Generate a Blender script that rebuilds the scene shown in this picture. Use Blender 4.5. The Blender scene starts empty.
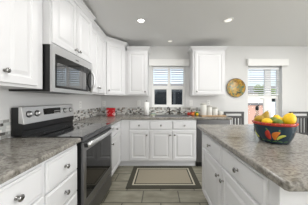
import bpy, bmesh, math, random
from mathutils import Vector, Matrix
random.seed(7)
PI = math.pi
C = bpy.context.scene.collection
sc = bpy.context.scene

# ------------------------------------------------------------------ camera, world, lights, exposure
CAMZ = 1.233
cam = bpy.data.cameras.new('camera')
cam.sensor_fit = 'HORIZONTAL'; cam.sensor_width = 36.0
cam.lens = 148.0 / 308.0 * 36.0
cam.shift_x = -5.0 / 308.0; cam.shift_y = -2.5 / 308.0
cam.clip_start = 0.02
camo = bpy.data.objects.new('camera', cam); C.objects.link(camo)
camo.location = (0, 0, CAMZ); camo.rotation_euler = (PI / 2, 0, 0)
sc.camera = camo

w = bpy.data.worlds.new('sky'); sc.world = w; w.use_nodes = True
wn = w.node_tree; wn.nodes.clear()
wo = wn.nodes.new('ShaderNodeOutputWorld'); wb = wn.nodes.new('ShaderNodeBackground')
sk = wn.nodes.new('ShaderNodeTexSky'); sk.sky_type = 'NISHITA'; sk.sun_disc = False
sk.sun_elevation = math.radians(50); sk.sun_rotation = math.radians(200); sk.air_density = 1.0; sk.dust_density = 3.5
wb.inputs['Strength'].default_value = 0.34
hs = wn.nodes.new('ShaderNodeHueSaturation'); hs.inputs['Saturation'].default_value = 0.5
wn.links.new(sk.outputs[0], hs.inputs['Color']); wn.links.new(hs.outputs[0], wb.inputs[0]); wn.links.new(wb.outputs[0], wo.inputs[0])

def sun(name, e, rot, ang):
    l = bpy.data.lights.new(name, 'SUN'); l.energy = e; l.angle = ang
    o = bpy.data.objects.new(name, l); C.objects.link(o); o.rotation_euler = rot
sun('sun', 1.6, (math.radians(42), 0, math.radians(20)), 0.02)

def area(name, loc, rot, sx, sy, e, col=(1, 1, 1)):
    l = bpy.data.lights.new(name, 'AREA'); l.shape = 'RECTANGLE'; l.size = sx; l.size_y = sy; l.energy = e; l.color = col
    o = bpy.data.objects.new(name, l); C.objects.link(o); o.location = loc; o.rotation_euler = rot
    return o
# added fill lights in made-up wall openings, behind the camera and at the right
area('fill_light_behind', (2.1, -3.38, 1.2), (PI / 2, 0, PI), 2.9, 2.1, 260, (1, 1, 1))
area('fill_light_right', (4.48, -0.6, 1.35), (PI / 2, 0, PI / 2), 3.0, 1.7, 125, (1, 1, 1))
def can_or_fill_light(x, y, e):
    l = bpy.data.lights.new('ceiling_can_or_fill', 'AREA'); l.shape = 'DISK'; l.size = 0.16; l.energy = e; l.color = (1.0, 0.985, 0.965)
    o = bpy.data.objects.new('ceiling_can_or_fill', l); C.objects.link(o); o.location = (x, y, 2.418)
for cx_, cy_ in ((-.27, 2.23), (1.05, 2.23), (-.27, .55), (1.05, .55), (2.6, 2.23), (2.6, .55), (-.27, -1.2), (1.05, -1.2), (2.6, -1.2)):  # first two sit at visible fittings; the rest are added, unseen fill
    can_or_fill_light(cx_, cy_, 6)
sc.view_settings.view_transform = 'Standard'
sc.view_settings.look = 'None'
sc.view_settings.gamma = 1.0
sc.view_settings.use_curve_mapping = False
sc.view_settings.exposure = 0.25
sc.cycles.max_bounces = 8
sc.cycles.diffuse_bounces = 5
sc.cycles.use_denoising = True

# ------------------------------------------------------------------ materials
def s2l(c):
    return tuple(((v / 255.0) / 12.92 if v / 255.0 <= 0.04045 else ((v / 255.0 + 0.055) / 1.055) ** 2.4) for v in c) + (1.0,)

def mat(name, rgb, rough=0.5, metal=0.0, var=0.04, scale=8.0, bump=0.0, spec=0.5, coat=0.0, stretch=None):
    m = bpy.data.materials.new(name); m.use_nodes = True
    n = m.node_tree.nodes; L = m.node_tree.links
    b = n['Principled BSDF']
    b.inputs['Roughness'].default_value = rough; b.inputs['Metallic'].default_value = metal
    b.inputs['Specular IOR Level'].default_value = spec
    b.inputs['Coat Weight'].default_value = coat
    tc = n.new('ShaderNodeTexCoord'); nz = n.new('ShaderNodeTexNoise'); nz.inputs['Scale'].default_value = scale
    nz.inputs['Detail'].default_value = 4
    src = tc.outputs['Object']
    if stretch:
        mp = n.new('ShaderNodeMapping'); mp.inputs['Scale'].default_value = stretch
        L.new(src, mp.inputs[0]); src = mp.outputs[0]
    L.new(src, nz.inputs['Vector'])
    mx = n.new('ShaderNodeMixRGB'); c = s2l(rgb)
    mx.inputs[1].default_value = tuple(max(0, v * (1 - var)) for v in c[:3]) + (1,)
    mx.inputs[2].default_value = tuple(min(1, v * (1 + var)) for v in c[:3]) + (1,)
    L.new(nz.outputs['Fac'], mx.inputs[0]); L.new(mx.outputs[0], b.inputs['Base Color'])
    if bump:
        bp = n.new('ShaderNodeBump'); bp.inputs['Strength'].default_value = bump; bp.inputs['Distance'].default_value = 0.002
        L.new(nz.outputs['Fac'], bp.inputs['Height']); L.new(bp.outputs[0], b.inputs['Normal'])
    return m

def emit(name, rgb, s):
    m = bpy.data.materials.new(name); m.use_nodes = True
    b = m.node_tree.nodes['Principled BSDF']
    b.inputs['Base Color'].default_value = s2l(rgb)
    b.inputs['Emission Color'].default_value = s2l(rgb); b.inputs['Emission Strength'].default_value = s
    return m

def glass(name, tint=(1, 1, 1), f=0.1):
    m = bpy.data.materials.new(name); m.use_nodes = True
    n = m.node_tree.nodes; L = m.node_tree.links; n.clear()
    o = n.new('ShaderNodeOutputMaterial'); mx = n.new('ShaderNodeMixShader'); t = n.new('ShaderNodeBsdfTransparent')
    g = n.new('ShaderNodeBsdfGlossy'); g.inputs['Roughness'].default_value = 0.02
    fr = n.new('ShaderNodeLayerWeight'); fr.inputs['Blend'].default_value = f
    t.inputs[0].default_value = tint + (1,)
    L.new(fr.outputs['Fresnel'], mx.inputs[0]); L.new(t.outputs[0], mx.inputs[1]); L.new(g.outputs[0], mx.inputs[2]); L.new(mx.outputs[0], o.inputs[0])
    return m

def ramp(n, stops):
    r = n.new('ShaderNodeValToRGB'); e = r.color_ramp.elements
    e[0].position, e[0].color = stops[0][0], s2l(stops[0][1])
    e[1].position, e[1].color = stops[-1][0], s2l(stops[-1][1])
    for p, c in stops[1:-1]:
        k = e.new(p); k.color = s2l(c)
    return r

def laminate():
    m = bpy.data.materials.new('granite_look_laminate'); m.use_nodes = True
    n = m.node_tree.nodes; L = m.node_tree.links; b = n['Principled BSDF']
    b.inputs['Roughness'].default_value = 0.22
    tc = n.new('ShaderNodeTexCoord'); mp = n.new('ShaderNodeMapping'); mp.inputs['Scale'].default_value = (1.0, 1.5, 1.0)
    mp.inputs['Rotation'].default_value = (0, 0, 0.5)
    L.new(tc.outputs['Object'], mp.inputs[0])
    a = n.new('ShaderNodeTexNoise'); a.inputs['Scale'].default_value = 7; a.inputs['Detail'].default_value = 9
    a.inputs['Roughness'].default_value = 0.72; a.inputs['Distortion'].default_value = 1.4
    L.new(mp.outputs[0], a.inputs['Vector'])
    r1 = ramp(n, [(0.30, (86, 82, 75)), (0.43, (122, 118, 110)), (0.52, (153, 149, 142)), (0.60, (130, 125, 116)), (0.72, (174, 171, 164))])
    L.new(a.outputs['Fac'], r1.inputs[0])
    v = n.new('ShaderNodeTexNoise'); v.inputs['Scale'].default_value = 70; v.inputs['Detail'].default_value = 3
    L.new(tc.outputs['Object'], v.inputs['Vector'])
    r2 = ramp(n, [(0.36, (88, 82, 77)), (0.52, (255, 255, 255)), (0.75, (255, 255, 255))])
    L.new(v.outputs['Fac'], r2.inputs[0])
    mx = n.new('ShaderNodeMixRGB'); mx.blend_type = 'MULTIPLY'; mx.inputs[0].default_value = 0.45
    L.new(r1.outputs[0], mx.inputs[1]); L.new(r2.outputs[0], mx.inputs[2]); L.new(mx.outputs[0], b.inputs['Base Color'])
    return m

def floor_tile():
    m = bpy.data.materials.new('stone_look_floor_tile'); m.use_nodes = True
    n = m.node_tree.nodes; L = m.node_tree.links; b = n['Principled BSDF']
    b.inputs['Roughness'].default_value = 0.45
    tc = n.new('ShaderNodeTexCoord'); mp = n.new('ShaderNodeMapping')
    mp.inputs['Location'].default_value = (0.44, -1.775 + 0.2355 * 40, 0)
    L.new(tc.outputs['Object'], mp.inputs[0])
    k = n.new('ShaderNodeTexBrick'); k.inputs['Scale'].default_value = 1; k.inputs['Brick Width'].default_value = 0.462
    k.inputs['Row Height'].default_value = 0.2355; k.inputs['Mortar Size'].default_value = 0.006; k.inputs['Mortar Smooth'].default_value = 0.1
    k.offset = 0.5; k.inputs['Bias'].default_value = 0
    k.inputs['Color1'].default_value = s2l((166, 162, 148)); k.inputs['Color2'].default_value = s2l((148, 145, 132)); k.inputs['Mortar'].default_value = s2l((84, 82, 74))
    L.new(mp.outputs[0], k.inputs['Vector'])
    z = n.new('ShaderNodeTexNoise'); z.inputs['Scale'].default_value = 5; z.inputs['Detail'].default_value = 8
    m2 = n.new('ShaderNodeMapping'); m2.inputs['Scale'].default_value = (1, 2.5, 1)
    L.new(tc.outputs['Object'], m2.inputs[0]); L.new(m2.outputs[0], z.inputs['Vector'])
    r = ramp(n, [(0.3, (205, 203, 195)), (0.7, (255, 255, 250))]); L.new(z.outputs['Fac'], r.inputs[0])
    mx = n.new('ShaderNodeMixRGB'); mx.blend_type = 'MULTIPLY'; mx.inputs[0].default_value = 1
    L.new(k.outputs['Color'], mx.inputs[1]); L.new(r.outputs[0], mx.inputs[2]); L.new(mx.outputs[0], b.inputs['Base Color'])
    bp = n.new('ShaderNodeBump'); bp.inputs['Distance'].default_value = 0.002; bp.invert = True
    L.new(k.outputs['Fac'], bp.inputs['Height']); L.new(bp.outputs[0], b.inputs['Normal'])
    return m

def plate_glaze():
    m = bpy.data.materials.new('painted_plate_glaze'); m.use_nodes = True
    n = m.node_tree.nodes; L = m.node_tree.links; b = n['Principled BSDF']; b.inputs['Roughness'].default_value = 0.25
    tc = n.new('ShaderNodeTexCoord')
    v = n.new('ShaderNodeTexVoronoi'); v.inputs['Scale'].default_value = 26
    L.new(tc.outputs['Object'], v.inputs['Vector'])
    sp = n.new('ShaderNodeSeparateXYZ'); L.new(tc.outputs['Object'], sp.inputs[0])
    # painted landscape: golden sky above, green fields and dark border below
    mr = n.new('ShaderNodeMapRange'); mr.inputs[1].default_value = -0.2; mr.inputs[2].default_value = 0.2; L.new(sp.outputs['Z'], mr.inputs[0])
    ad = n.new('ShaderNodeMath'); ad.operation = 'MULTIPLY_ADD'; ad.inputs[1].default_value = 0.75; ad.inputs[2].default_value = -0.05
    sv = n.new('ShaderNodeSeparateColor'); L.new(v.outputs['Color'], sv.inputs[0])
    L.new(sv.outputs[0], ad.inputs[0])
    a2 = n.new('ShaderNodeMath'); a2.operation = 'ADD'; m3 = n.new('ShaderNodeMath'); m3.operation = 'MULTIPLY'; m3.inputs[1].default_value = 0.62
    L.new(mr.outputs[0], m3.inputs[0]); L.new(m3.outputs[0], a2.inputs[0]); L.new(ad.outputs[0], a2.inputs[1])
    r = ramp(n, [(0.0, (48, 44, 28)), (0.22, (74, 78, 50)), (0.36, (100, 124, 92)), (0.5, (130, 118, 46)), (0.64, (178, 130, 38)), (0.8, (186, 150, 60)), (1.0, (128, 92, 34))])
    L.new(a2.outputs[0], r.inputs[0]); L.new(r.outputs[0], b.inputs['Base Color'])
    return m

M = dict(
    white=mat('white_cabinet_paint', (219, 219, 220), 0.42, var=0.01, scale=3),
    wall=mat('light_grey_wall_paint', (219, 219, 218), 0.85, var=0.012, scale=30, bump=0.15),
    ceil=mat('grey_white_ceiling_paint', (222, 222, 221), 0.9, var=0.012, scale=60, bump=0.3),
    trim=mat('white_trim_paint', (236, 236, 234), 0.4, var=0.01),
    lam=laminate(), floor=floor_tile(),
    steel=mat('brushed_stainless_steel', (222, 222, 222), 0.36, 1.0, 0.06, 12, stretch=(1, 1, 40)),
    doorsteel=mat('door_stainless_steel', (150, 150, 151), 0.30, 1.0, 0.06, 12, stretch=(1, 1, 40)),
    darksteel=mat('dark_stainless_steel', (120, 120, 122), 0.32, 1.0, 0.06, 12, stretch=(1, 1, 40)),
    black=mat('black_enamel', (22, 22, 23), 0.35, var=0.1),
    cookglass=mat('cooktop_glass', (30, 30, 31), 0.05, var=0.05, spec=1.0, coat=1.0),
    blackglass=mat('black_glass', (10, 10, 11), 0.06, var=0.05, spec=0.35),
    mwglass=mat('grey_door_glass', (70, 70, 72), 0.05, var=0.05, spec=1.0, coat=1.0),
    chrome=mat('brushed_nickel', (152, 151, 149), 0.22, 1.0, 0.03),
    char=mat('charcoal_wood', (58, 57, 57), 0.4, var=0.2, scale=6, stretch=(1, 1, 8)),
    plug=mat('white_plastic', (238, 238, 236), 0.35, var=0.01),
    slot=mat('dark_slot', (50, 50, 50), 0.6),
    ceramic=mat('white_glazed_ceramic', (214, 213, 207), 0.2, var=0.015),
    wood=mat('tan_tray_wood', (186, 156, 120), 0.5, var=0.15, scale=10, stretch=(1, 12, 1)),
    lid=mat('canister_lid_grey', (170, 168, 160), 0.35, var=0.05),
    paper=mat('white_paper_towel', (244, 244, 242), 0.9, var=0.02, scale=60, bump=0.5),
    pane=glass('window_glass', (0.93, 0.96, 0.97), 0.05),
    bottle=glass('clear_bottle_glass', (0.86, 0.90, 0.88), 0.25),
    rugdark=mat('rug_dark_olive', (72, 70, 60), 0.95, var=0.18, scale=120, bump=0.8),
    rugtan=mat('rug_beige', (158, 150, 132), 0.95, var=0.10, scale=90, bump=0.8),
    rugcream=mat('rug_cream_line', (196, 190, 172), 0.95, var=0.08, scale=120, bump=0.8),
    lemon=mat('lemon_peel', (240, 196, 16), 0.42, var=0.10, scale=40, bump=0.5),
    pear=mat('olive_yellow_peel', (178, 144, 36), 0.45, var=0.15, scale=12, bump=0.2),
    lime=mat('green_peel', (112, 130, 38), 0.42, var=0.2, scale=20),
    orange=mat('orange_peel', (205, 112, 40), 0.45, var=0.08, scale=60, bump=0.5),
    apple=mat('red_apple_skin', (176, 44, 34), 0.3, var=0.25, scale=8),
    green=mat('green_pepper_skin', (86, 132, 44), 0.3, var=0.2, scale=10),
    stem=mat('brown_stem', (82, 66, 40), 0.7),
    navy=mat('navy_blue_glaze', (30, 50, 62), 0.2, var=0.22, scale=18),
    redglaze=mat('red_glaze', (176, 52, 38), 0.22, var=0.12, scale=30),
    orangeglaze=mat('orange_glaze', (206, 116, 38), 0.22, var=0.1, scale=30),
    yellowglaze=mat('yellow_green_glaze', (190, 192, 84), 0.22, var=0.1, scale=30),
    greenglaze=mat('green_glaze', (74, 116, 60), 0.22, var=0.1, scale=30),
    plate=plate_glaze(),
    redtin=mat('red_painted_tin', (190, 22, 34), 0.3, var=0.12, scale=12),
    pinkdot=mat('white_flower_print', (240, 205, 205), 0.4),
    sponge=mat('green_scrub_sponge', (40, 120, 90), 0.9, var=0.15, scale=80, bump=0.8),
    sponge_w=mat('cream_sponge', (226, 222, 200), 0.9, var=0.1, scale=80, bump=0.8),
    bronze=mat('dark_bronze', (74, 70, 66), 0.3, 1.0, 0.1),
    sink=mat('sink_steel', (190, 190, 190), 0.28, 1.0, 0.04, 20),
    blind=mat('white_blind_slat', (236, 238, 240), 0.5, var=0.01),
    lamp=emit('lit_lamp_lens', (255, 250, 240), 9.0),
    lampdim=emit('dim_lamp_lens', (255, 250, 240), 0.55),
    lcd=emit('clock_display', (150, 190, 200), 0.35),
    stucco=mat('pinkish_tan_stucco', (186, 150, 136), 0.9, var=0.08, scale=6),
    stuccow=mat('cream_stucco', (222, 214, 200), 0.9, var=0.05, scale=6),
    roof=mat('grey_roof_shingle', (112, 110, 112), 0.9, var=0.2, scale=14),
    gravel=mat('desert_gravel', (188, 176, 160), 0.95, var=0.15, scale=8),
    asphalt=mat('asphalt', (110, 110, 112), 0.9, var=0.1, scale=8),
    carwhite=mat('white_car_paint', (226, 230, 236), 0.2, var=0.02, coat=0.5),
    cardark=mat('charcoal_car_paint', (70, 73, 75), 0.25, var=0.05, coat=0.5),
    carglass=mat('car_window_glass', (30, 33, 36), 0.15, var=0.05, spec=0.4),
    tyre=mat('tyre_rubber', (28, 28, 28), 0.85),
    leaf=mat('tree_leaves', (104, 124, 70), 0.9, var=0.35, scale=7, bump=1.0),
    bark=mat('tree_bark', (96, 78, 62), 0.9, var=0.2, scale=9),
    t1=mat('tile_white', (226, 226, 222), 0.15), t2=mat('tile_grey', (158, 158, 154), 0.15), t3=mat('tile_charcoal', (92, 90, 88), 0.15),
    t4=mat('tile_taupe', (150, 138, 124), 0.15), t5=mat('tile_pale_grey', (198, 200, 198), 0.15), grout=mat('grout', (200, 198, 192), 0.9),
)

# ------------------------------------------------------------------ mesh helpers
class MB:
    def __init__(s):
        s.bm = bmesh.new(); s.mats = []
    def mi(s, m):
        m = M[m] if isinstance(m, str) else m
        if m not in s.mats: s.mats.append(m)
        return s.mats.index(m)
    def take(s, tmp, m, smooth=False, mtx=None):
        i = s.mi(m)
        for f in tmp.faces: f.material_index = i; f.smooth = smooth
        if mtx is not None: tmp.transform(mtx)
        bmesh.ops.recalc_face_normals(tmp, faces=tmp.faces)
        me = bpy.data.meshes.new('t'); tmp.to_mesh(me); tmp.free()
        # keep the material index through the temporary mesh
        s.bm.from_mesh(me); bpy.data.meshes.remove(me)
        return s
    def box(s, x0, x1, y0, y1, z0, z1, m, bev=0.0, seg=2, mtx=None):
        t = bmesh.new(); bmesh.ops.create_cube(t, size=1)
        t.transform(Matrix.Translation(((x0 + x1) / 2, (y0 + y1) / 2, (z0 + z1) / 2)) @ Matrix.Diagonal((abs(x1 - x0), abs(y1 - y0), abs(z1 - z0), 1)))
        if bev: bmesh.ops.bevel(t, geom=t.edges[:], offset=bev, segments=seg, affect='EDGES', profile=0.5)
        return s.take(t, m, False, mtx)
    def ball(s, c, r, m, sc_=(1, 1, 1), rot=None, seg=20):
        t = bmesh.new(); bmesh.ops.create_uvsphere(t, u_segments=seg, v_segments=seg // 2 + 2, radius=r)
        mt = Matrix.Translation(c)
        if rot: mt = mt @ rot.to_4x4()
        return s.take(t, m, True, mt @ Matrix.Diagonal(tuple(sc_) + (1,)))
    def lathe(s, prof, m, c=(0, 0, 0), seg=32, axis=None, smooth=True):
        t = bmesh.new(); rings = []
        for r, z in prof:
            rings.append([t.verts.new((r * math.cos(2 * PI * k / seg), r * math.sin(2 * PI * k / seg), z)) for k in range(seg)] if r > 1e-6 else [t.verts.new((0, 0, z))])
        for a, b in zip(rings, rings[1:]):
            for k in range(seg):
                k2 = (k + 1) % seg
                if len(a) == 1 and len(b) == 1: continue
                if len(a) == 1: t.faces.new((a[0], b[k], b[k2]))
                elif len(b) == 1: t.faces.new((a[k], a[k2], b[0]))
                else: t.faces.new((a[k], a[k2], b[k2], b[k]))
        mt = Matrix.Translation(c)
        if axis: mt = mt @ Vector((0, 0, 1)).rotation_difference(Vector(axis)).to_matrix().to_4x4()
        return s.take(t, m, smooth, mt)
    def tube(s, pts, r, m, seg=10, taper=None):
        pts = [Vector(p) for p in pts]; t = bmesh.new(); rings = []
        prev = None
        for i, p in enumerate(pts):
            d = (pts[min(i + 1, len(pts) - 1)] - pts[max(i - 1, 0)]).normalized()
            if prev is None:
                up = Vector((0, 0, 1)) if abs(d.z) < 0.9 else Vector((1, 0, 0))
                a = d.cross(up).normalized()
            else:
                a = (prev - d * prev.dot(d)).normalized()
            prev = a; b = d.cross(a)
            rr = r if taper is None else r * taper[i]
            rings.append([t.verts.new(p + (a * math.cos(2 * PI * k / seg) + b * math.sin(2 * PI * k / seg)) * rr) for k in range(seg)])
        for a, b in zip(rings, rings[1:]):
            for k in range(seg): t.faces.new((a[k], a[(k + 1) % seg], b[(k + 1) % seg], b[k]))
        t.faces.new(rings[0][::-1]); t.faces.new(rings[-1])
        return s.take(t, m, True)
    def prism(s, poly, z0, z1, m, mtx=None, bev=0.0):
        t = bmesh.new(); a = [t.verts.new((x, y, z0)) for x, y in poly]; b = [t.verts.new((x, y, z1)) for x, y in poly]
        n = len(poly)
        t.faces.new(a[::-1]); t.faces.new(b)
        for k in range(n): t.faces.new((a[k], a[(k + 1) % n], b[(k + 1) % n], b[k]))
        if bev:
            bmesh.ops.bevel(t, geom=[e for e in t.edges if abs(e.verts[0].co.z - e.verts[1].co.z) < 1e-5], offset=bev, segments=3, affect='EDGES', profile=0.5)
        return s.take(t, m, False, mtx)
    def panel(s, x0, x1, z0, z1, prof, m, y=0.0):
        """concentric rectangles: (inset, height towards -y)"""
        t = bmesh.new(); rings = []
        for ins, h in prof:
            rings.append([t.verts.new(v) for v in ((x0 + ins, y - h, z0 + ins), (x1 - ins, y - h, z0 + ins), (x1 - ins, y - h, z1 - ins), (x0 + ins, y - h, z1 - ins))])
        for a, b in zip(rings, rings[1:]):
            for k in range(4): t.faces.new((a[k], a[(k + 1) % 4], b[(k + 1) % 4], b[k]))
        t.faces.new(rings[-1]); t.faces.new(rings[0][::-1])
        return s.take(t, m)
    def cells(s, us, vs, keep, a0, a1, m, plane='xy'):
        """a slab made of grid cells; keep(i, j) says which are solid"""
        t = bmesh.new(); V = {}
        def P(i, j, k):
            if (i, j, k) not in V:
                u, v, a = us[i], vs[j], (a0, a1)[k]
                V[i, j, k] = t.verts.new((u, v, a) if plane == 'xy' else ((u, a, v) if plane == 'xz' else (a, u, v)))
            return V[i, j, k]
        nu, nv = len(us) - 1, len(vs) - 1
        K = lambda i, j: 0 <= i < nu and 0 <= j < nv and keep(i, j)
        for i in range(nu):
            for j in range(nv):
                if not K(i, j): continue
                for k in (0, 1): t.faces.new((P(i, j, k), P(i + 1, j, k), P(i + 1, j + 1, k), P(i, j + 1, k)))
                if not K(i - 1, j): t.faces.new((P(i, j, 0), P(i, j + 1, 0), P(i, j + 1, 1), P(i, j, 1)))
                if not K(i + 1, j): t.faces.new((P(i + 1, j, 0), P(i + 1, j + 1, 0), P(i + 1, j + 1, 1), P(i + 1, j, 1)))
                if not K(i, j - 1): t.faces.new((P(i, j, 0), P(i + 1, j, 0), P(i + 1, j, 1), P(i, j, 1)))
                if not K(i, j + 1): t.faces.new((P(i, j + 1, 0), P(i + 1, j + 1, 0), P(i + 1, j + 1, 1), P(i, j + 1, 1)))
        return s.take(t, m)
    def build(s, name, parent=None, loc=None, rotz=0, bevel=0.0):
        me = bpy.data.meshes.new(name); s.bm.to_mesh(me); s.bm.free()
        for m in s.mats: me.materials.append(m)
        o = bpy.data.objects.new(name, me); C.objects.link(o)
        if parent: o.parent = parent
        if loc: o.location = loc
        o.rotation_euler.z = rotz
        if bevel:
            b = o.modifiers.new('bevel', 'BEVEL'); b.width = bevel; b.segments = 3; b.limit_method = 'ANGLE'; b.angle_limit = 0.8
        return o

def tag(o, label, cat, group=None):
    o['label'] = label; o['category'] = cat
    if group: o['group'] = group
    return o
def thing(name, label, cat, loc, rotz=0, group=None):
    o = bpy.data.objects.new(name, None); C.objects.link(o); o.empty_display_size = 0.05
    o.location = loc; o.rotation_euler.z = rotz
    return tag(o, label, cat, group)
def struct(o):
    o['kind'] = 'structure'; return o
def copy_tree(o, parent=None):
    c = o.copy(); C.objects.link(c); c.parent = parent
    for ch in list(o.children): copy_tree(ch, c)
    return c

# ------------------------------------------------------------------ the setting
XL, XR, YF, YB, ZC = -1.295, 4.6, -3.5, 3.3, 2.43
struct(MB().box(XL - .15, XR + .15, YF - .15, YB + .15, -0.1, 0, 'floor').build('floor'))
struct(MB().box(XL - .15, XR + .15, YF - .15, YB + .15, ZC, ZC + .12, 'ceil').build('ceiling'))
struct(MB().box(XL - .15, XL, YF, YB + .15, 0, ZC, 'wall').build('wall_left'))
W1 = (-0.156, 0.585, 1.072, 1.995); W2 = (1.985, 2.745, 0.62, 1.995)
us = [XL, W1[0], W1[1], W2[0], W2[1], XR]; vs = [0, W2[2], W1[2], W1[3], ZC]
struct(MB().cells(us, vs, lambda i, j: not ((i == 1 and j == 2) or (i == 3 and j in (1, 2))), YB, YB + .15, 'wall', 'xz').build('wall_back'))
us = [YF, -2.3, 1.1, YB + .15]; vs = [0, 0.45, 2.25, ZC]
struct(MB().cells(us, vs, lambda i, j: not (i == 1 and j == 1), XR, XR + .15, 'wall', 'yz').build('wall_right'))
us = [XL, 0.6, 3.6, XR]; vs = [0, 0.02, 2.3, ZC]
struct(MB().cells(us, vs, lambda i, j: not (i == 1 and j == 1), YF - .15, YF, 'wall', 'xz').build('wall_front'))
struct(MB().box(1.33, XR, YB - .014, YB - .001, 0, 0.085, 'trim', 0.003).build('baseboard_back'))

def window(name, W, xs, rail, dy):
    """recessed window: frame, meeting rail, mullion, panes. xs = (mullion left, mullion right)"""
    r = bpy.data.objects.new(name, None); C.objects.link(r); r.location = (W[0], YB + dy, W[2]); struct(r)
    w_, h = W[1] - W[0], W[3] - W[2]
    f = MB(); f.cells([0.001, .03, w_ - .03, w_ - .001], [0.001, .034, h - .03, h - .001], lambda i, j: not (i == 1 and j == 1), 0, .045, 'trim', 'xz')
    f.build('window_frame', r)
    m0, m1 = xs[0] - W[0], xs[1] - W[0]
    MB().box(m0, m1, -.004, .04, .034, h - .03, 'trim', .003).build('mullion', r)
    rz0, rz1 = rail[0] - W[2], rail[1] - W[2]
    for a, b in ((.03, m0), (m1, w_ - .03)):
        MB().box(a, b, -.008, .035, rz0, rz1, 'trim', .003).build('meeting_rail', r)
        s = .022
        MB().cells([a, a + s, b - s, b], [.034, .034 + s, rz0], lambda i, j: not (i == 1 and j == 1), .004, .032, 'trim', 'xz').build('sash', r)
        MB().box(a + .001, b - .001, .019, .023, .035, h - .031, 'pane').build('pane', r)
    return r
window('window_1', W1, (0.195, 0.262), (1.475, 1.56), .056)
window('window_2', W2, (2.43, 2.57), (1.265, 1.335), .10)
struct(MB().box(W1[0] + .001, W1[1] - .001, YB - .012, YB + .054, W1[2] + .0005, W1[2] + .014, 'trim', .003).build('trim_1'))
# boxed white heads over both windows
tag(MB().box(-0.222, 0.672, YB - .05, YB - .001, 1.985, 2.13, 'trim', .006).build('window_valance'), 'white boxed valance over the window behind the sink', 'valance', 'white valances over the windows')
tag(MB().box(1.955, 2.845, YB - .06, YB - .001, 1.985, 2.135, 'trim', .006).build('window_valance'), 'white boxed valance over the window at the right of the round plate', 'valance', 'white valances over the windows')

def blind(x0, x1, ztop, zbot, y, label, pitch=.050):
    r = thing('window_blind', label, 'blind', ((x0 + x1) / 2, y, zbot), 0, 'white slatted window blinds')
    w_ = (x1 - x0) / 2; H = ztop - zbot
    MB().box(-w_, w_, -.02, .02, H - .04, H, 'blind', .003).build('headrail', r)
    MB().box(-w_, w_, -.02, .02, 0, .022, 'blind', .004).build('bottom_rail', r)
    z = H - .065; first = None
    while z > .035:
        if first is None:
            b = MB(); tl = Matrix.Rotation(math.radians(-20), 4, 'X')
            b.box(-w_ + .002, w_ - .002, -.024, .024, -.002, .002, 'blind', mtx=tl)
            first = b.build('slat', r, (0, 0, z))
        else:
            c = first.copy(); C.objects.link(c); c.parent = r; c.location = (0, 0, z)
        z -= pitch
    for px in (-w_ * .7, w_ * .7):
        MB().box(px - .001, px + .001, -.026, -.0245, .01, H - .03, 'blind').build('ladder_cord', r)
    MB().tube([(-w_ + .05, -.03, H - .03), (-w_ + .05, -.031, H - .32)], .004, 'plug', 8).build('tilt_wand', r)
blind(W1[0] + .034, .193, W1[3] - .031, 1.585, YB + .018, 'white slatted blind half lowered in the left half of the sink window')
blind(.264, W1[1] - .034, W1[3] - .031, 1.585, YB + .018, 'white slatted blind half lowered in the right half of the sink window')
blind(W2[0] + .034, W2[1] - .034, W2[3] - .031, 1.345, YB + .06, 'wide white slatted blind in the window right of the round plate')

# mosaic tile strips: one continuous strip per wall
def mosaic(L, name, rows=6, rh=.0255):
    b = MB(); b.box(0, L, -.004, 0, 0, rows * rh, 'grout')
    for r in range(rows):
        x = -random.random() * .05
        while x < L:
            w_ = random.choice((.025, .04, .05, .05)); a, c = max(x + .001, 0.001), min(x + w_ - .001, L - .001)
            if c - a > .004:
                b.box(a, c, -.008, -.002, r * rh + .0012, (r + 1) * rh - .0012, random.choice(('t1', 't1', 't1', 't1', 't5', 't5', 't5', 't2', 't2', 't3', 't3', 't4')))
            x += w_
    return b
o = mosaic(2.625, 'a').build('tile_backsplash', None, (XL + .0095, YB - .001, .9145)); tag(o, 'mosaic tile strip in grey and white on the back wall behind the sink', 'backsplash', 'mosaic tile strips')
o = mosaic(3.26, 'b').build('tile_backsplash', None, (XL + .001, 0.02, .9145), PI / 2); tag(o, 'mosaic tile strip in grey and white on the left wall behind the range', 'backsplash', 'mosaic tile strips')

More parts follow.
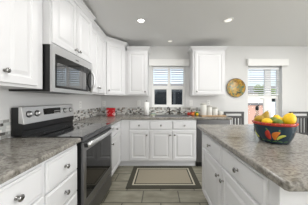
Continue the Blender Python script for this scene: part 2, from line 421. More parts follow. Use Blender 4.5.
# ------------------------------------------------------------------ cabinets
DOOR = [(0, 0), (0, .015), (.004, .019), (.052, .019), (.060, .0105), (.072, .0105), (.096, .0175)]
DRAW = [(0, 0), (0, .011), (.010, .014), (.014, .019)]
FALSE = DRAW
def knob(par, x, z):
    b = MB(); b.lathe([(0, 0), (.010, 0), (.010, .003), (.0055, .007), (.005, .016), (.010, .019), (.0165, .0225), (.0165, .027), (.011, .031), (0, .032)], 'chrome', (x, -.019, z), 16, (0, -1, 0))
    return b.build('knob', par)
def door(par, x0, x1, z0, z1, kx=None, kz=None):
    d = MB().panel(x0, x1, z0, z1, DOOR, 'white').build('door', par)
    if kx is not None: knob(d, kx, kz)
    return d
def drawer(par, x0, x1, z0, z1, kn=True):
    d = MB().panel(x0, x1, z0, z1, DRAW, 'white').build('drawer', par)
    if kn: knob(d, (x0 + x1) / 2, (z0 + z1) / 2)
    return d
def crown(par, path, z, up=.068, sdir=None, edir=None):
    """moulding swept along path (list of xy); outward is to the right of travel"""
    prof = [(0, 0), (.006, 0), (.010, .012), (.016, .020), (.038, .046), (.046, .050), (.046, up), (0, up)]
    t = bmesh.new(); rings = []; n = len(path); P = [Vector(p) for p in path]
    for i in range(n):
        d0 = (P[i] - P[i - 1]).normalized() if i else (P[1] - P[0]).normalized()
        d1 = (P[i + 1] - P[i]).normalized() if i < n - 1 else (Vector(edir) if edir else d0)
        if i == 0 and sdir: d0 = Vector(sdir)
        n0 = Vector((d0.y, -d0.x)); n1 = Vector((d1.y, -d1.x))
        m = (n0 + n1); m = m / (m.dot(n0)) if m.length > 1e-6 else n0
        rings.append([t.verts.new((P[i].x + m.x * o_, P[i].y + m.y * o_, z + h)) for o_, h in prof])
    k = len(prof)
    for a, b in zip(rings, rings[1:]):
        for q in range(k): t.faces.new((a[q], a[(q + 1) % k], b[(q + 1) % k], b[q]))
    t.faces.new(rings[0][::-1]); t.faces.new(rings[-1])
    MB().take(t, 'white').build('crown_moulding', par)

def base_body(par, w_, d, holes=None, h=.876, toe=.114, rec=.075, hollow=False, toe_x0=0):
    b = MB()
    if hollow:
        t = .018
        b.box(0, t, 0, d, toe, h, 'white').box(w_ - t, w_, 0, d, toe, h, 'white').box(t, w_ - t, .001, d, toe, toe + t, 'white')
        b.box(t, w_ - t, d - .006, d, toe + t, h, 'white')
        b.cells([t, .04, w_ / 2 - .019, w_ / 2 + .019, w_ - .04, w_ - t], [toe + t, .16, .668, .705, .84, h], lambda i, j: not (i in (1, 3) and j in (1, 3)), 0, .019, 'white', 'xz')
    else:
        b.box(0, w_, 0, d, toe, h, 'white')
    b.build('body', par)
    MB().box(toe_x0, w_, rec, rec + .016, 0, toe, 'white').build('toe_kick', par)
R90 = PI / 2
XB = -.695; XUP = -.99; G = 'white base cabinets'; GU = 'white upper cabinets'
DB = XB - XL - .004; DU = XUP - XL - .001

# left run, nearest: drawer over door
r = thing('base_cabinet', 'white base cabinet nearest the viewer on the left, left of the drawer stack', 'cabinet', (XB, .28, 0), R90, G)
base_body(r, .598, DB)
drawer(r, .255, .585, .688, .850); door(r, .255, .585, .135, .668, .285, .60)
drawer(r, .012, .242, .688, .850); door(r, .012, .242, .135, .668, .212, .60)
# drawer bank beside the range
r = thing('base_cabinet', 'white drawer stack under the left counter right beside the range', 'cabinet', (XB, .880, 0), R90, G)
base_body(r, .370, DB)
drawer(r, .014, .356, .665, .850); drawer(r, .014, .356, .485, .653); drawer(r, .014, .356, .135, .473)
# past the range
r = thing('base_cabinet', 'narrow white base cabinet between the range and the far corner', 'cabinet', (XB, 2.047, 0), R90, G)
base_body(r, .648, DB)
drawer(r, .03, .545, .700, .850); door(r, .03, .545, .135, .680, .07, .60)
# back run
YBF = 2.70; DBK = YB - YBF - .004
r = thing('base_cabinet', 'white one-door base cabinet in the corner left of the sink cabinet', 'cabinet', (-.693, YBF, 0), 0, G)
base_body(r, .516, DBK, toe_x0=-.076)
drawer(r, .158, .510, .700, .850); door(r, .158, .510, .140, .680, .470, .600)
r = thing('base_cabinet', 'wide white two-door sink cabinet under the window', 'cabinet', (-.176, YBF, 0), 0, G)
base_body(r, .858, DBK, hollow=True)
drawer(r, .010, .410, .700, .850); drawer(r, .424, .850, .700, .850)
door(r, .010, .410, .140, .680, .375, .600); door(r, .424, .850, .140, .680, .459, .600)
o = MB().box(1.300, 1.318, YBF, YB - .016, 0.0, .8755, 'white').build('end_panel'); tag(o, 'white end panel closing the counter run beside the dishwasher', 'panel')

# upper cabinets
ZU = 1.325; ZT = 2.318; ZTB = 2.232
def upper(name_label, loc, rot, w_, d, z1, doors, crown_path, z0=ZU, edir=None):
    r = thing('upper_cabinet', name_label, 'cabinet', (loc[0], loc[1], z0), rot, GU)
    MB().box(0, w_, 0, d, 0, z1 - z0, 'white').build('body', r)
    for (a, b, c, e, kx, kz) in doors: door(r, a, b, c, e, kx, kz)
    crown(r, crown_path, z1 - z0, edir=edir)
    return r
HU = ZT - ZU
upper('large white upper cabinet nearest the viewer, left of the microwave', (XUP, .585), R90, .672, DU, ZT,
      [(.012, .302, .02, HU - .02, .275, .11), (.316, .604, .02, HU - .02, .345, .095)], [(0, 0), (.628, 0)])
upper('short deep white two-door cabinet over the microwave', (-.935, 1.265), R90, .772, .359, ZT,
      [(.012, .382, .016, ZT - 1.714 - .02, .350, .065), (.390, .760, .016, ZT - 1.714 - .02, .422, .065)], [(0, .054), (0, 0), (.772, 0), (.772, .054)], 1.714)
upper('white upper cabinet between the microwave and the diagonal corner cabinet', (XUP, 2.041), R90, .645, DU, ZT,
      [(.012, .318, .02, HU - .02, .292, .10), (.330, .636, .02, HU - .02, .356, .10)], [(.05, 0), (.645, 0)], edir=(.70711, -.70711))
# diagonal corner
r = thing('upper_cabinet', 'tall diagonal white corner cabinet at the meeting of both walls', 'cabinet', (XUP, 2.69, ZU), PI / 4, GU)
A = Vector((XUP, 2.69)); Rm = Matrix.Rotation(-PI / 4, 2)
poly = [Rm @ (Vector(p) - A) for p in ((XUP, 2.69), (-.686, 2.995), (-.686, YB - .001), (XL + .001, YB - .001), (XL + .001, 2.69))]
MB().prism([tuple(p) for p in poly], 0, HU, 'white').build('body', r)
DL = (Vector((-.686, 2.995)) - A).length
door(r, .035, DL - .035, .02, HU - .02, .065, .085)
sd = Rm @ (Vector((XL + .01, 2.69)) - A); se = Rm @ (Vector((-.686, YB - .01)) - A)
p0, p1 = poly[0], poly[1]
crown(r, [tuple(p0), tuple(p1), tuple(se)], HU, sdir=(.70711, .70711))
upper('white one-door upper cabinet on the back wall left of the sink window', (-.683, 2.995), 0, .453, .303, ZTB,
      [(.05, .44, .02, ZTB - ZU - .02, .405, .075)], [(0.045, 0), (.453, 0), (.453, .30)])
upper('white upper cabinet on the back wall right of the sink window', (.680, 2.985), 0, .648, .313, ZTB,
      [(.040, .628, .02, ZTB - ZU - .02, .072, .075)], [(0, .31), (0, 0), (.648, 0), (.648, .31)])

# ------------------------------------------------------------------ countertops
ZA, ZB_ = .8762, .914
b = MB(); b.prism([(XL + .001, .12), (-.66, .12), (-.66, 1.262), (XL + .001, 1.262)], ZA, ZB_, 'lam')
tag(b.build('countertop', bevel=.012), 'grey brown granite-look countertop left of the range in the foreground', 'countertop', 'granite-look countertops')
xs_ = [XL + .001, -.66, -.10, .60, 1.325]; ys_ = [2.048, 2.67, 2.80, 3.16, YB - .001]
b = MB(); b.cells(xs_, ys_, lambda i, j: (j > 0 or i == 0) and not (i == 2 and j == 2), ZA, ZB_, 'lam')
tag(b.build('countertop', bevel=.010), 'granite-look countertop running around the far corner under the sink window', 'countertop', 'granite-look countertops')

# ------------------------------------------------------------------ sink and faucet
r = thing('kitchen_sink', 'stainless steel drop-in sink set in the back counter under the window', 'sink', (.25, 2.98, .9145))
b = MB(); b.cells([-.368, -.345, .345, .368], [-.198, -.175, .175, .198], lambda i, j: not (i == 1 and j == 1), 0, .005, 'sink'); b.build('rim', r, bevel=.002)
b = MB(); x, y, dp = .345, .175, .18
b.box(-x, x, -y, y, -dp, -dp + .003, 'sink').box(-x, -x + .003, -y, y, -dp, .002, 'sink').box(x - .003, x, -y, y, -dp, .002, 'sink')
b.box(-x, x, -y, -y + .003, -dp, .002, 'sink').box(-x, x, y - .003, y, -dp, .002, 'sink'); b.build('basin', r)
r = thing('faucet', 'dark metal single-spout faucet behind the sink', 'faucet', (.225, 3.215, .914))
MB().lathe([(0, 0), (.03, 0), (.03, .008), (.018, .016), (.016, .05), (0, .05)], 'bronze').build('base', r)
MB().tube([(0, 0, .03), (0, 0, .12), (-.008, -.02, .15), (-.03, -.07, .165), (-.05, -.14, .150), (-.055, -.155, .125)], .012, 'bronze', 12).build('spout', r)
MB().tube([(.012, 0, .06), (.05, -.01, .085), (.075, -.02, .10)], .007, 'bronze', 10).build('handle', r)
r = thing('side_sprayer', 'dark side sprayer standing right of the faucet', 'sprayer', (.44, 3.215, .914))
MB().lathe([(0, 0), (.022, 0), (.022, .006), (.013, .014), (.012, .04), (0, .04)], 'bronze').build('holder', r)
MB().tube([(0, 0, .035), (0, -.002, .10), (-.002, -.018, .125)], .012, 'chrome', 12, [.7, 1, 1.3]).build('spray_head', r)

# ------------------------------------------------------------------ range
r = thing('electric_range', 'stainless steel electric range with black glass cooktop on the left wall', 'range', (-.675, 1.275, 0), R90)
RW = .760; RD = .600
b = MB(); b.box(0, RW, .0, RD, .03, .905, 'black'); b.box(.03, RW - .03, .04, RD, 0, .03, 'black'); b.build('body', r)
b = MB(); b.box(0, RW, -.018, RD - .09, .9055, .917, 'cookglass', .003)
t_ = M['darksteel']
for cx, cy, rr in ((.20, .14, .10), (.56, .14, .08), (.20, .37, .08), (.56, .37, .10)):
    b.lathe([(rr - .002, .9171), (rr - .002, .9175), (rr, .9175), (rr, .9171)], 'darksteel', (cx, cy, 0), 40)
b.build('cooktop', r)
d = MB().box(.004, RW - .004, -.020, 0, .865, .903, 'darksteel', .003).build('front_trim', r)
d = MB(); d.cells([.004, .050, RW - .050, RW - .004], [.265, .345, .780, .858], lambda i, j: not (i == 1 and j == 1), -.026, -.0005, 'doorsteel', 'xz')
d = d.build('oven_door', r, bevel=.003)
MB().box(.048, RW - .048, -.0235, -.004, .343, .782, 'blackglass').build('door_window', d)
hb = MB(); pts = [(.03 + (RW - .06) * k / 12, -.048 - .022 * math.sin(PI * k / 12), .838) for k in range(13)]
hb.tube(pts, .019, 'steel', 12); hb.box(.022, .046, -.05, -.0255, .815, .851, 'black', .004); hb.box(RW - .046, RW - .022, -.05, -.0255, .815, .851, 'black', .004)
hb.build('handle', d)
MB().panel(.004, RW - .004, .075, .255, [(0, 0), (0, .020), (.004, .024)], 'darksteel').build('drawer', r)
# backguard: black riser, tilted stainless panel
yb = RD - .092
b = MB(); P = [(yb, .917), (yb, .955), (yb - .012, .965), (yb - .012, 1.018), (yb + .02, 1.035), (yb + .02, 1.165), (RD, 1.165), (RD, .917)]
mt = Matrix(((0, 0, 1, 0), (1, 0, 0, 0), (0, 1, 0, 0), (0, 0, 0, 1)))
b.prism(P, .002, RW - .002, 'black', mt); b.build('backguard', r)
b = MB(); P2 = [(yb - .018, 1.020), (yb + .004, 1.172), (yb + .03, 1.178), (yb + .03, 1.030)]
b.prism(P2, 0.0, RW, 'steel', mt); cp = b.build('control_panel', r, bevel=.003)
def on_panel(z): return yb - .018 + .022 * (z - 1.020) / .152
MB().box(.235, .49, on_panel(1.11) - .004, on_panel(1.11) + .01, 1.070, 1.145, 'blackglass', .002).build('display', cp)
b = MB()
for k, px in enumerate((.30, .315, .335, .35)): b.box(px, px + .009, on_panel(1.12) - .0048, on_panel(1.12), 1.108, 1.128, 'lcd')
b.build('clock_digits', cp); b = MB()
for k in range(5): b.box(.385 + k * .019, .395 + k * .019, on_panel(1.10) - .0052, on_panel(1.10), 1.086, 1.092, 'plug')
for k in range(5): b.box(.385 + k * .019, .395 + k * .019, on_panel(1.10) - .0052, on_panel(1.10), 1.108, 1.114, 'plug')
b.build('key_row', cp)
for px in (.065, .155, .575, .690):
    b = MB(); b.lathe([(0, 0), (.025, 0), (.025, .006), (.021, .008), (.019, .028), (.016, .031), (0, .031)], 'steel', (px, on_panel(1.105) - .001, 1.105), 24, (0, -1, .14))
    b.lathe([(.0252, -.0005), (.030, -.0005), (.030, .004), (.0252, .004)], 'black', (px, on_panel(1.105) - .001, 1.105), 24, (0, -1, .14)); b.build('control_knob', cp)

# ------------------------------------------------------------------ microwave
r = thing('microwave', 'stainless steel over-the-range microwave hung under the short cabinet', 'microwave', (-.925, 1.272, 1.305), R90)
MW, MH, MD = .760, .408, .368
MB().box(0, MW, .012, MD, .004, MH, 'black', .002).build('body', r)
d = MB(); d.cells([0, .034, MW - .13, MW], [.0, .040, MH - .075, MH], lambda i, j: not (i == 1 and j == 1), -.012, .0115, 'steel', 'xz')
d.cells([.030, .050, MW - .150, MW - .128], [.036, .058, MH - .140, MH - .072], lambda i, j: not (i == 1 and j == 1), -.0135, .002, 'blackglass', 'xz')
d = d.build('door', r)
MB().box(.034, MW - .13, -.006, .004, .040, MH - .075, 'mwglass').build('door_window', d)
hb = MB()
n = 14; pts = [(MW - .055, -.014 - .048 * math.sin(PI * k / n), .035 + (MH - .11) * k / n) for k in range(n + 1)]
hb.tube(pts, .014, 'steel', 10); hb.build('handle', d)
MB().box(MW - .127, MW - .035, -.0135, -.011, .042, MH - .077, 'blackglass', .001).build('control_strip', d)
MB().box(MW * .46, MW * .54, -.0128, -.0118, MH - .048, MH - .036, 'darksteel').build('emblem', d)

# ------------------------------------------------------------------ dishwasher
r = thing('dishwasher', 'stainless steel dishwasher at the right end of the back counter', 'dishwasher', (.686, 2.690, 0))
MB().box(.004, .606, .02, .57, .10, .872, 'black').build('body', r)
MB().box(.006, .604, .07, .08, .001, .10, 'black').build('toe_panel', r)
MB().box(.003, .607, -.006, .0195, .105, .775, 'darksteel', .004).build('door', r)
MB().box(.003, .607, -.008, .0195, .779, .871, 'darksteel', .004).build('control_strip', r)
MB().tube([(.06, -.006, .745), (.07, -.04, .745), (.54, -.04, .745), (.55, -.006, .745)], .010, 'steel', 10).build('handle', r)

# ------------------------------------------------------------------ island
IX = .538
r = thing('island_cabinet', 'white kitchen island cabinet with two drawers over two doors at the right', 'island', (IX, 1.855, 0), -R90)
IW = 1.195
b = MB(); b.box(0, IW, 0, .56, .114, .876, 'white'); b.build('body', r)
MB().box(.02, IW - .002, .07, .55, 0, .114, 'white').build('toe_kick', r)
for a, c, kx in ((.092, .610, .570), (.626, 1.132, .660)):
    drawer(r, a, c, .690, .850); door(r, a, c, .140, .672, kx, .58)
pl = [(.490, 1.94), (.490, .584), (.493, .573), (.503, .568), (1.35, .568), (1.35, 1.94)]
b = MB(); b.prism(pl, .8762, .914, 'lam'); tag(b.build('island_countertop', bevel=.012), 'large granite-look island countertop under the fruit bowl', 'countertop', 'granite-look countertops')

# ------------------------------------------------------------------ painted bowl and fruit
BX, BY, BZ = .884, 1.14, .9145
outer = [(0, .004), (.070, .004), (.074, 0), (.086, 0), (.094, .006), (.112, .040), (.126, .085), (.1345, .134)]
lipz = .118
inner = [(.129, .152), (.119, .085), (.102, .040), (.07, .016), (0, .014)]
def orad(z):
    for (r0, z0), (r1, z1) in zip(outer[3:], outer[4:]):
        if z0 <= z <= z1: return r0 + (r1 - r0) * (z - z0) / (z1 - z0)
    return .134
b = MB(); b.lathe(outer, 'navy', seg=64)
b.lathe([(.1345, .134), (.139, .138), (.142, .146), (.141, .153), (.136, .156), (.129, .152)], 'redglaze', seg=64)
b.lathe(inner, 'navy', seg=48)
for k in range(32):
    a = 2 * PI * k / 32
    b.ball((.1405 * math.cos(a), .1405 * math.sin(a), .148), .0045, 'orangeglaze' if k % 2 else 'navy', (.6, .6, 1), seg=8)
def motif(ang, zc, pts, m):
    """painted shape laid on the wall of the bowl, pts in metres (along the wall, up)"""
    t = bmesh.new(); vs_ = []
    def pos(u, v, off):
        z = zc + v; R_ = orad(z) + off; a = ang + u / orad(zc)
        return (R_ * math.cos(a), R_ * math.sin(a), z)
    h_ = len(pts) // 2; up, dn = pts[:h_], pts[h_:][::-1]; rows = []
    for (ua, wa), (ub, wb_) in zip(up, dn):
        rows.append([t.verts.new(pos(ua, wa, -.001)), t.verts.new(pos(ua, wa, .0009)), t.verts.new(pos((ua + ub) / 2, (wa + wb_) / 2, .0016)), t.verts.new(pos(ub, wb_, .0009)), t.verts.new(pos(ub, wb_, -.001))])
    for r0, r1 in zip(rows, rows[1:]):
        for k in range(4): t.faces.new((r0[k], r0[k + 1], r1[k + 1], r1[k]))
    b.take(t, m, True)
def pepper_shape(L, W, bend, tilt, n_=10):
    A_, B_ = [], []
    for k in range(n_ + 1):
        s = k / n_; x = -L / 2 + L * s; y = bend * (4 * s * (1 - s) - .5); h = W / 2 * math.sin(PI * min(1, s * .93 + .07)) ** .6
        A_.append((x, y + h)); B_.append((x, y - h))
    P_ = A_ + B_[::-1]; c_, s_ = math.cos(tilt), math.sin(tilt)
    return [(x * c_ - y * s_, x * s_ + y * c_) for x, y in P_]
va = math.atan2(-BY, -BX)
for off, zc, L, W, bend, tilt, m in ((-.42, .070, .072, .034, .006, 1.75, 'redglaze'), (-.05, .070, .066, .036, .014, 1.1, 'orangeglaze'), (.20, .058, .062, .020, .008, .55, 'yellowglaze'),
                                    (1.5, .070, .066, .034, .006, 1.75, 'redglaze'), (-1.3, .052, .060, .020, .008, 2.4, 'yellowglaze')):
    motif(va + off + .16, zc, pepper_shape(L, W, bend, tilt), m)
    dx, dz = L * .56 * math.cos(tilt), L * .56 * math.sin(tilt)
    if m != 'yellowglaze': motif(va + off + .16 + dx / orad(zc), min(zc + dz, .118), pepper_shape(.018, .010, .002, tilt + .5, 5), 'greenglaze')
for k in range(5):
    motif(va - .6 + k * .33, .022, pepper_shape(.03, .006, .004, .3 * (-1) ** k, 5), 'greenglaze')
tag(b.build('fruit_bowl', None, (BX, BY, BZ)), 'navy painted bowl with pepper motifs and red rim on the island', 'bowl')

def lemon(loc, r_, m, rot, label, name='lemon', tip=True, cat='lemon', grp='fruit in the painted bowl'):
    b = MB()
    if name == 'pear':
        b.lathe([(0, -r_), (r_ * .6, -r_ * .85), (r_, -r_ * .2), (r_ * .92, r_ * .25), (r_ * .6, r_ * .8), (r_ * .42, r_ * 1.25), (r_ * .22, r_ * 1.5), (0, r_ * 1.55)], m, seg=20)
    else:
        k = 1.22
        prof = [(0, -r_ * (k + .12)), (r_ * .13, -r_ * (k + .06)), (r_ * .22, -r_ * (k - .10))] + [(r_ * math.sin(PI * q / 14), -r_ * k * math.cos(PI * q / 14)) for q in range(2, 13)] + [(r_ * .22, r_ * (k - .10)), (r_ * .13, r_ * (k + .08)), (0, r_ * (k + .16))]
        b.lathe(prof, m, seg=20)
    o = b.build(name, None, loc); o.rotation_euler = rot
    if name == 'pear':
        MB().tube([(0, 0, r_ * 1.5), (.002, 0, r_ * 1.85)], .002, 'stem', 6).build('stem', o)
    return tag(o, label, cat, grp)
def bowlpt(px, y, Y): return ((px - 159) * Y / 148, Y, CAMZ - (y - 100) * Y / 148)
F = [
    (bowlpt(259.3, 119.3, 1.18), .031, 'pear', (1.2, .3, .4), 'olive yellow lemon at the left end of the painted bowl', 'lemon', 'lemon'),
    (bowlpt(265.0, 117.4, 1.235), .035, 'pear', (.2, .25, .2), 'olive yellow pear standing highest on the left of the bowl', 'pear', 'pear'),
    (bowlpt(267.0, 121.8, 1.09), .028, 'lemon', (1.4, .2, 1.0), 'yellow lemon at the front rim below the pear', 'lemon', 'lemon'),
    (bowlpt(277.8, 122.4, 1.065), .026, 'lime', (1.5, .3, .9), 'green lime at the front middle of the painted bowl', 'lime', 'lime'),
    (bowlpt(273.5, 120.3, 1.165), .026, 'lime', (1.1, .9, 2.2), 'green lime just behind the front lemon and right of the pear', 'lime', 'lime'),
    (bowlpt(281.8, 121.0, 1.15), .028, 'lemon', (1.45, .1, 2.4), 'yellow lemon lying low between the limes and the biggest lemon', 'lemon', 'lemon'),
    (bowlpt(276.5, 118.4, 1.21), .028, 'lemon', (1.2, .3, 1.9), 'yellow lemon at the back of the bowl behind the green limes', 'lemon', 'lemon'),
    (bowlpt(289.3, 119.4, 1.055), .038, 'lemon', (.4, .2, 1.2), 'biggest bright yellow lemon at the right end of the bowl', 'lemon', 'lemon'),
]
for loc, r_, m, rot, lab, nm, ct in F: lemon(loc, r_, m, rot, lab, nm, True, ct)
# hidden layer that carries them
for q, (dx, dy) in enumerate(((-.055, .0), (0, -.055), (.0, .055), (.055, .0))):
    lemon((BX + dx, BY + dy, BZ + .062), .032, 'lemon', (.15, 0, q * 1.1), 'yellow lemon buried under the top fruit in the painted bowl')

r = thing('oil_bottle', 'clear glass bottle with a black pourer standing behind the fruit bowl', 'bottle', (.995, 1.50, .9145))
MB().lathe([(0, 0), (.026, 0), (.028, .004), (.028, .12), (.024, .145), (.012, .17), (.0105, .205), (.013, .208), (.013, .214), (0, .214)], 'bottle', seg=24).build('bottle_glass', r)
b = MB(); b.lathe([(0, .2145), (.013, .2145), (.015, .222), (.016, .245), (.012, .258), (0, .262)], 'black', seg=20); b.tube([(0, 0, .25), (.012, 0, .262), (.02, 0, .268)], .006, 'black', 8)
b.build('stopper', r)

# ------------------------------------------------------------------ things on the back counter
ZK = .9145
def at(px, Y): return (px - 159) * Y / 148
r = thing('utensil_crock', 'red flower-printed crock in the far left corner of the counter', 'crock', (-.955, 2.93, ZK), .35)
b = MB(); n = 28
t = bmesh.new()
def sq(r_, z): return [t.verts.new((r_ * math.copysign(abs(math.cos(a)) ** .5, math.cos(a)), r_ * math.copysign(abs(math.sin(a)) ** .5, math.sin(a)), z)) for a in [2 * PI * k / n for k in range(n)]]
rs = [sq(.070, 0), sq(.078, .008), sq(.086, .145), sq(.090, .150), sq(.090, .158), sq(.084, .158), sq(.076, .02)]
for a_, c_ in zip(rs, rs[1:]):
    for k in range(n): t.faces.new((a_[k], a_[(k + 1) % n], c_[(k + 1) % n], c_[k]))
t.faces.new(rs[0][::-1]); t.faces.new(rs[-1]); b.take(t, 'redtin', True)
for k in range(44):
    a = random.random() * 2 * PI; z = .02 + random.random() * .11; R_ = .079 + .008 * z / .15
    x, y = R_ * math.copysign(abs(math.cos(a)) ** .5, math.cos(a)), R_ * math.copysign(abs(math.sin(a)) ** .5, math.sin(a))
    b.ball((x * .985, y * .985, z), random.choice((.008, .012, .015)), 'pinkdot', (.55, .55, 1), seg=8)
b.build('crock_body', r)
MB().box(-.070, .070, -.070, .070, .120, .128, 'black').build('liner', r)

r = thing('paper_towel_holder', 'white paper towel roll on a holder left of the sink window', 'paper towel', (at(146.6, 3.10), 3.10, ZK))
MB().lathe([(0, 0), (.07, 0), (.07, .006), (.06, .010), (0, .010)], 'chrome').build('base', r)
MB().lathe([(.018, .012), (.056, .012), (.056, .275), (.018, .275), (.018, .012)], 'paper', seg=32).build('paper_roll', r)
MB().lathe([(0, .01), (.008, .01), (.008, .295), (.013, .300), (.011, .312), (0, .315)], 'chrome', seg=12).build('rod', r)

r = thing('sponge', 'small green and cream scrub sponge beside the sink', 'sponge', (at(153.3, 3.10), 3.09, ZK), .2)
MB().box(-.045, .045, -.03, .03, 0, .02, 'sponge_w', .005).build('sponge_body', r)
MB().box(-.045, .045, -.03, .03, .0202, .032, 'sponge', .004).build('scrub_pad', r)

r = thing('serving_tray', 'long tan wooden tray under the three white canisters', 'tray', ((at(200.5, 2.95) + 1.30) / 2, 2.95, ZK))
wt = (1.30 - at(200.5, 2.95)) / 2
MB().box(-wt, wt, -.10, .10, 0, .012, 'wood', .003).build('tray_board', r)
b = MB(); b.cells([-wt, -wt + .012, wt - .012, wt], [-.10, -.088, .088, .10], lambda i, j: not (i == 1 and j == 1), .0121, .024, 'wood'); b.build('tray_rim', r, bevel=.002)
def canister(px, h, rad, label):
    r = thing('canister', label, 'canister', (at(px, 2.95), 2.95, ZK + .0125), 0, 'white canisters on the tray')
    MB().lathe([(0, 0), (rad * .94, 0), (rad, .006), (rad, h - .035), (rad * .96, h - .03), (0, h - .03)], 'ceramic').build('jar', r)
    l = MB().lathe([(0, h - .0295), (rad * .98, h - .0295), (rad * .98, h - .012), (rad * .8, h - .006), (0, h - .005)], 'lid').build('lid', r)
    MB().lathe([(0, h - .0048), (.008, h - .0048), (.012, h + .006), (.008, h + .013), (0, h + .014)], 'ceramic', seg=14).build('lid_knob', l)
canister(203.4, .245, .062, 'tallest of the three white lidded canisters on the tray')
canister(209.4, .195, .054, 'middle-sized white lidded canister between the other two')
canister(215.0, .165, .052, 'smallest white lidded canister at the right of the trio')
r = thing('mug', 'small white mug at the right end of the wooden tray', 'mug', (at(220.5, 2.96), 2.96, ZK + .0125))
MB().lathe([(0, 0), (.032, 0), (.036, .006), (.038, .085), (.035, .085), (.032, .01), (0, .008)], 'ceramic', seg=24).build('cup', r)
MB().tube([(.036, 0, .07), (.058, 0, .066), (.064, 0, .045), (.056, 0, .024), (.036, 0, .018)], .005, 'ceramic', 8).build('handle', r)

def roundfruit(px, Y, r_, m, label, nm, cat, z=0):
    b = MB(); b.lathe([(0, -r_ * .80)] + [(r_ * math.sin(PI * q / 16), -r_ * .93 * math.cos(PI * q / 16)) for q in range(2, 15)] + [(0, r_ * .78)], m, seg=20)
    o = b.build(nm, None, (at(px, Y), Y, ZK + r_ * .87 + z))
    MB().tube([(0, 0, r_ * .76), (.003, 0, r_ * 1.12)], .002, 'stem', 6).build('stem', o)
    tag(o, label, cat, 'fruit on the back counter')
roundfruit(188.6, 3.07, .036, 'apple', 'red apple leftmost in the fruit left of the canisters', 'apple', 'apple')
roundfruit(192.9, 3.00, .034, 'orange', 'orange next to the red apple on the back counter', 'orange', 'orange')
roundfruit(191.4, 3.15, .038, 'apple', 'red apple behind the orange and the other apple', 'apple', 'apple')
roundfruit(196.7, 3.08, .042, 'green', 'green bell pepper between the fruit and the tallest canister', 'bell_pepper', 'bell pepper')
roundfruit(194.6, 3.20, .040, 'orange', 'orange at the back touching the wall tile strip', 'orange', 'orange')
roundfruit(197.2, 2.98, .030, 'lemon', 'small yellow fruit at the front beside the tray end', 'lemon', 'lemon')

# ------------------------------------------------------------------ outlets, plate, ceiling fittings, rug
def outlet(loc, rz, label):
    r = thing('wall_outlet', label, 'outlet', loc, rz, 'white wall outlets')
    MB().box(-.036, .036, -.006, 0, -.058, .058, 'plug', .002).build('cover_plate', r)
    for z in (-.022, .022):
        s = MB().box(-.017, .017, -.0085, -.0062, z - .015, z + .015, 'plug', .002).build('socket', r)
        b = MB(); b.box(-.008, -.005, -.0092, -.0086, z - .006, z + .006, 'slot').box(.005, .008, -.0092, -.0086, z - .006, z + .006, 'slot'); b.build('slot', s)
outlet((-1.225, YB - .0005, 1.155), 0, 'white wall outlet on the back wall close to the left corner')
outlet((-.446, YB - .0005, 1.165), 0, 'white wall outlet left of the paper towel roll')
outlet((.715, YB - .0005, 1.165), 0, 'white wall outlet right of the sink window above the fruit')
outlet((1.10, YB - .0005, 1.175), 0, 'white wall outlet above the canisters on the back wall')
outlet((XL + .0005, 2.43, 1.155), R90, 'white wall outlet on the left wall just past the range')

b = MB(); b.lathe([(0, .004), (.12, .004), (.135, .008), (.19, .026), (.208, .030), (.210, .026), (.19, .018), (.13, 0), (0, 0)], 'plate', (0, 0, 0), 48, (0, -1, 0))
b.lathe([(.2005, .0288), (.205, .0312), (.2105, .0295), (.2112, .025), (.2085, .0250)], 'stem', (0, 0, 0), 48, (0, -1, 0))
tag(b.build('decorative_plate', None, (1.705, YB - .001, 1.503)), 'round gold and green painted plate hanging on the back wall', 'plate')

def downlight(px, py, m, label, rad=.072):
    D = (ZC - CAMZ) * 148 / (100 - py)
    r = thing('ceiling_light', label, 'ceiling light', (at(px, D), D, ZC), 0, 'recessed ceiling lights')
    MB().lathe([(rad * .72, -.002), (rad * .72, -.007), (rad * .9, -.008), (rad, -.003), (rad, -.0005), (rad * .72, -.0005), (rad * .72, -.002)], 'trim', seg=32).build('trim_ring', r)
    MB().lathe([(0, -.0035), (rad * .71, -.0035), (rad * .71, -.001), (0, -.001)], m, seg=32).build('lens', r)
downlight(141, 20.5, 'lamp', 'brightly lit recessed ceiling light above the aisle at the left', .062)
downlight(228.5, 20.0, 'lampdim', 'dimmer recessed ceiling light above the island at the right')
downlight(170, 41, 'lampdim', 'small recessed ceiling light just in front of the sink window', .05)

b = MB(); rg = [(0, 0), (0, .007), (.004, .009)]
x0, x1, y0, y1 = -.465, .600, 2.055, 2.735
def ring(i0, i1, m, z): b.cells([x0 + i0, x0 + i1, x1 - i1, x1 - i0], [y0 + i0, y0 + i1, y1 - i1, y1 - i0], lambda i, j: not (i == 1 and j == 1), 0.0005, z, m)
ring(0, .075, 'rugdark', .009); ring(.075, .098, 'rugcream', .0088); ring(.098, .118, 'rugdark', .009)
b.box(x0 + .118, x1 - .118, y0 + .118, y1 - .118, .0005, .0088, 'rugtan')
tag(b.build('kitchen_rug'), 'beige rug with dark olive border on the tile floor before the sink', 'rug')

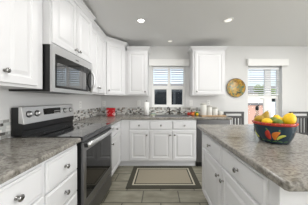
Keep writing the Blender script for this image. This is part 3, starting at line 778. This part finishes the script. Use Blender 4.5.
# ------------------------------------------------------------------ chairs by the back wall (facing the viewer)
def chair(loc, rz, label):
    r = thing('dining_chair', label, 'chair', loc, rz, 'charcoal slat-back dining chairs')
    W_, D_ = .41, .42
    b = MB(); b.box(-W_ / 2, W_ / 2, -D_, -.012, .44, .465, 'char', .008); b.build('seat', r)
    MB().box(-W_ / 2 + .03, W_ / 2 - .03, -D_ + .03, -.03, .385, .4395, 'char').build('seat_frame', r)
    for sx in (-1, 1):
        x = sx * (W_ / 2 - .021)
        MB().prism([(-.021, -.021), (.021, -.021), (.021, .021), (-.021, .021)], 0, .439, 'char', Matrix.Translation((x, -D_ + .03, 0))).build('leg', r)
        MB().box(x - .019, x + .019, -.0115, .028, 0, .952, 'char', .003).build('leg', r)
    MB().box(-W_ / 2, W_ / 2, -.012, .030, .9525, .992, 'char', .004).build('top_rail', r)
    MB().box(-W_ / 2 + .041, W_ / 2 - .041, -.008, .024, .86, .905, 'char', .003).build('crossbar', r)
    MB().box(-W_ / 2 + .041, W_ / 2 - .041, -.008, .024, .52, .56, 'char', .003).build('crossbar', r)
    for k in range(5):
        x = -.128 + k * .064
        MB().box(x - .019, x + .019, .0, .016, .5602, .8598, 'char', .002).build('back_slat', r)
    for sx in (-1, 1):
        x = sx * (W_ / 2 - .021); MB().box(x - .011, x + .011, -D_ + .052, -.012, .18, .21, 'char').build('stretcher', r)
chair((1.545, 3.05, 0), 0, 'charcoal slat-back chair beside the counter end under the round plate')
chair((2.905, 3.05, 0), 0, 'charcoal slat-back chair at the right edge behind the fruit bowl')

# ------------------------------------------------------------------ outdoors
struct(MB().box(-40, 60, YB + .16, 70, -.45, -.35, 'gravel').build('ground'))
struct(MB().box(-40, 60, 8.5, 13.0, -.3495, -.34, 'asphalt').build('road'))
ZG = -.345
def car(loc, rz, paint, label, suv):
    r = thing('car', label, 'car', loc, rz)
    H = 1.96 if suv else 1.45
    prof = [(-2.25, .30), (-2.3, .62), (-2.2, .88), (-1.25, 1.0), (-.75, H - .04), (-.4, H), (1.3 if suv else .9, H), (1.9 if suv else 1.5, H - .12 if suv else 1.02), (2.2, 1.0), (2.3, .6), (2.25, .30)]
    mt = Matrix(((1, 0, 0, 0), (0, 0, -1, 0), (0, 1, 0, 0), (0, 0, 0, 1)))
    MB().prism(prof, -.88, .88, paint, mt, .05).build('car_body', r)
    e = 1.85 if suv else 1.35
    for s in (-1, 1):
        for a, c in (((-.98, 1.03), (-.02, 1.03)), ((.06, 1.03), (e - .7, 1.03))):
            top = H - .10
            poly = [(a[0], 1.03), (c[0], 1.03), (c[0], top), (a[0] + (.42 if a[0] < -.5 else 0), top)]
            MB().prism(poly, s * .878, s * .892, 'carglass', mt).build('side_window', r)
        for wx in (-1.4, 1.4):
            wl = MB().lathe([(0, 0), (.2, 0), (.33, .01), (.34, .05), (.34, .18), (.2, .2), (0, .2)], 'tyre', (wx, s * .72, .34), 24, (0, s, 0)).build('wheel', r)
            MB().lathe([(0, 0), (.19, 0), (.19, .012), (.12, .02), (0, .016)], 'chrome', (wx, s * .921, .34), 20, (0, s, 0)).build('hubcap', wl)
car((.50, 5.9, ZG), 0, 'cardark', 'dark sport utility vehicle parked outside the sink window', True)
car((9.35, 10.8, ZG), 0, 'carwhite', 'white car parked outside the window right of the plate', False)

def house(loc, w_, d, h, rh, wall, label):
    r = thing('house', label, 'house', loc)
    MB().box(-w_ / 2, w_ / 2, 0, d, 0, h, wall).build('wall', r)
    mt = Matrix(((0, 0, 1, 0), (1, 0, 0, 0), (0, 1, 0, 0), (0, 0, 0, 1)))
    MB().prism([(-.5, h), (d / 2, h + rh), (d + .5, h), (d + .5, h + .12), (d / 2, h + rh + .15), (-.5, h + .12)], -w_ / 2 - .4, w_ / 2 + .4, 'roof', mt).build('roof', r)
    for fx in (-.3, .12):
        f = MB().box(fx * w_ - .1, fx * w_ + 1.5, -.05, .02, 1.0, 2.3, 'trim').build('window', r)
        MB().box(fx * w_, fx * w_ + 1.4, -.06, -.051, 1.08, 2.22, 'carglass').build('pane', f)
house((1.2, 24, ZG), 15, 8, 2.9, 1.7, 'stuccow', 'cream house with grey roof far outside behind the sink window')
house((19.0, 28, ZG), 14, 9, 2.8, 1.6, 'stuccow', 'cream house far outside behind the window right of the plate')
r = thing('garden_wall', 'low pinkish block wall outside the window right of the plate', 'wall', (5.2, 7.9, ZG))
MB().box(-1.3, .50, 0, .2, 0, 1.30, 'stucco').build('block_wall', r); MB().box(-1.33, .53, -.03, .23, 1.3005, 1.42, 'roof', .01).build('coping', r)
def tree(loc, h, label, sd):
    rr = random.Random(sd); r = thing('tree', label, 'tree', loc, 0, 'trees outside the windows')
    MB().tube([(0, 0, 0), (.05, 0, h * .3), (0, .05, h * .6)], .16, 'bark', 10, [1, .8, .5]).build('trunk', r)
    b = MB()
    for k in range(16):
        b.ball((rr.uniform(-1, 1) * h * .25, rr.uniform(-1, 1) * h * .25, h * (.55 + rr.random() * .35)), h * rr.uniform(.10, .17), 'leaf', (1, 1, .85), seg=12)
    b.build('crown', r)
tree((13.6, 19, ZG), 3.6, 'leafy green tree outside behind the window right of the plate', 1)
tree((-2.2, 17, ZG), 4.0, 'leafy green tree outside to the left of the sink window view', 2)
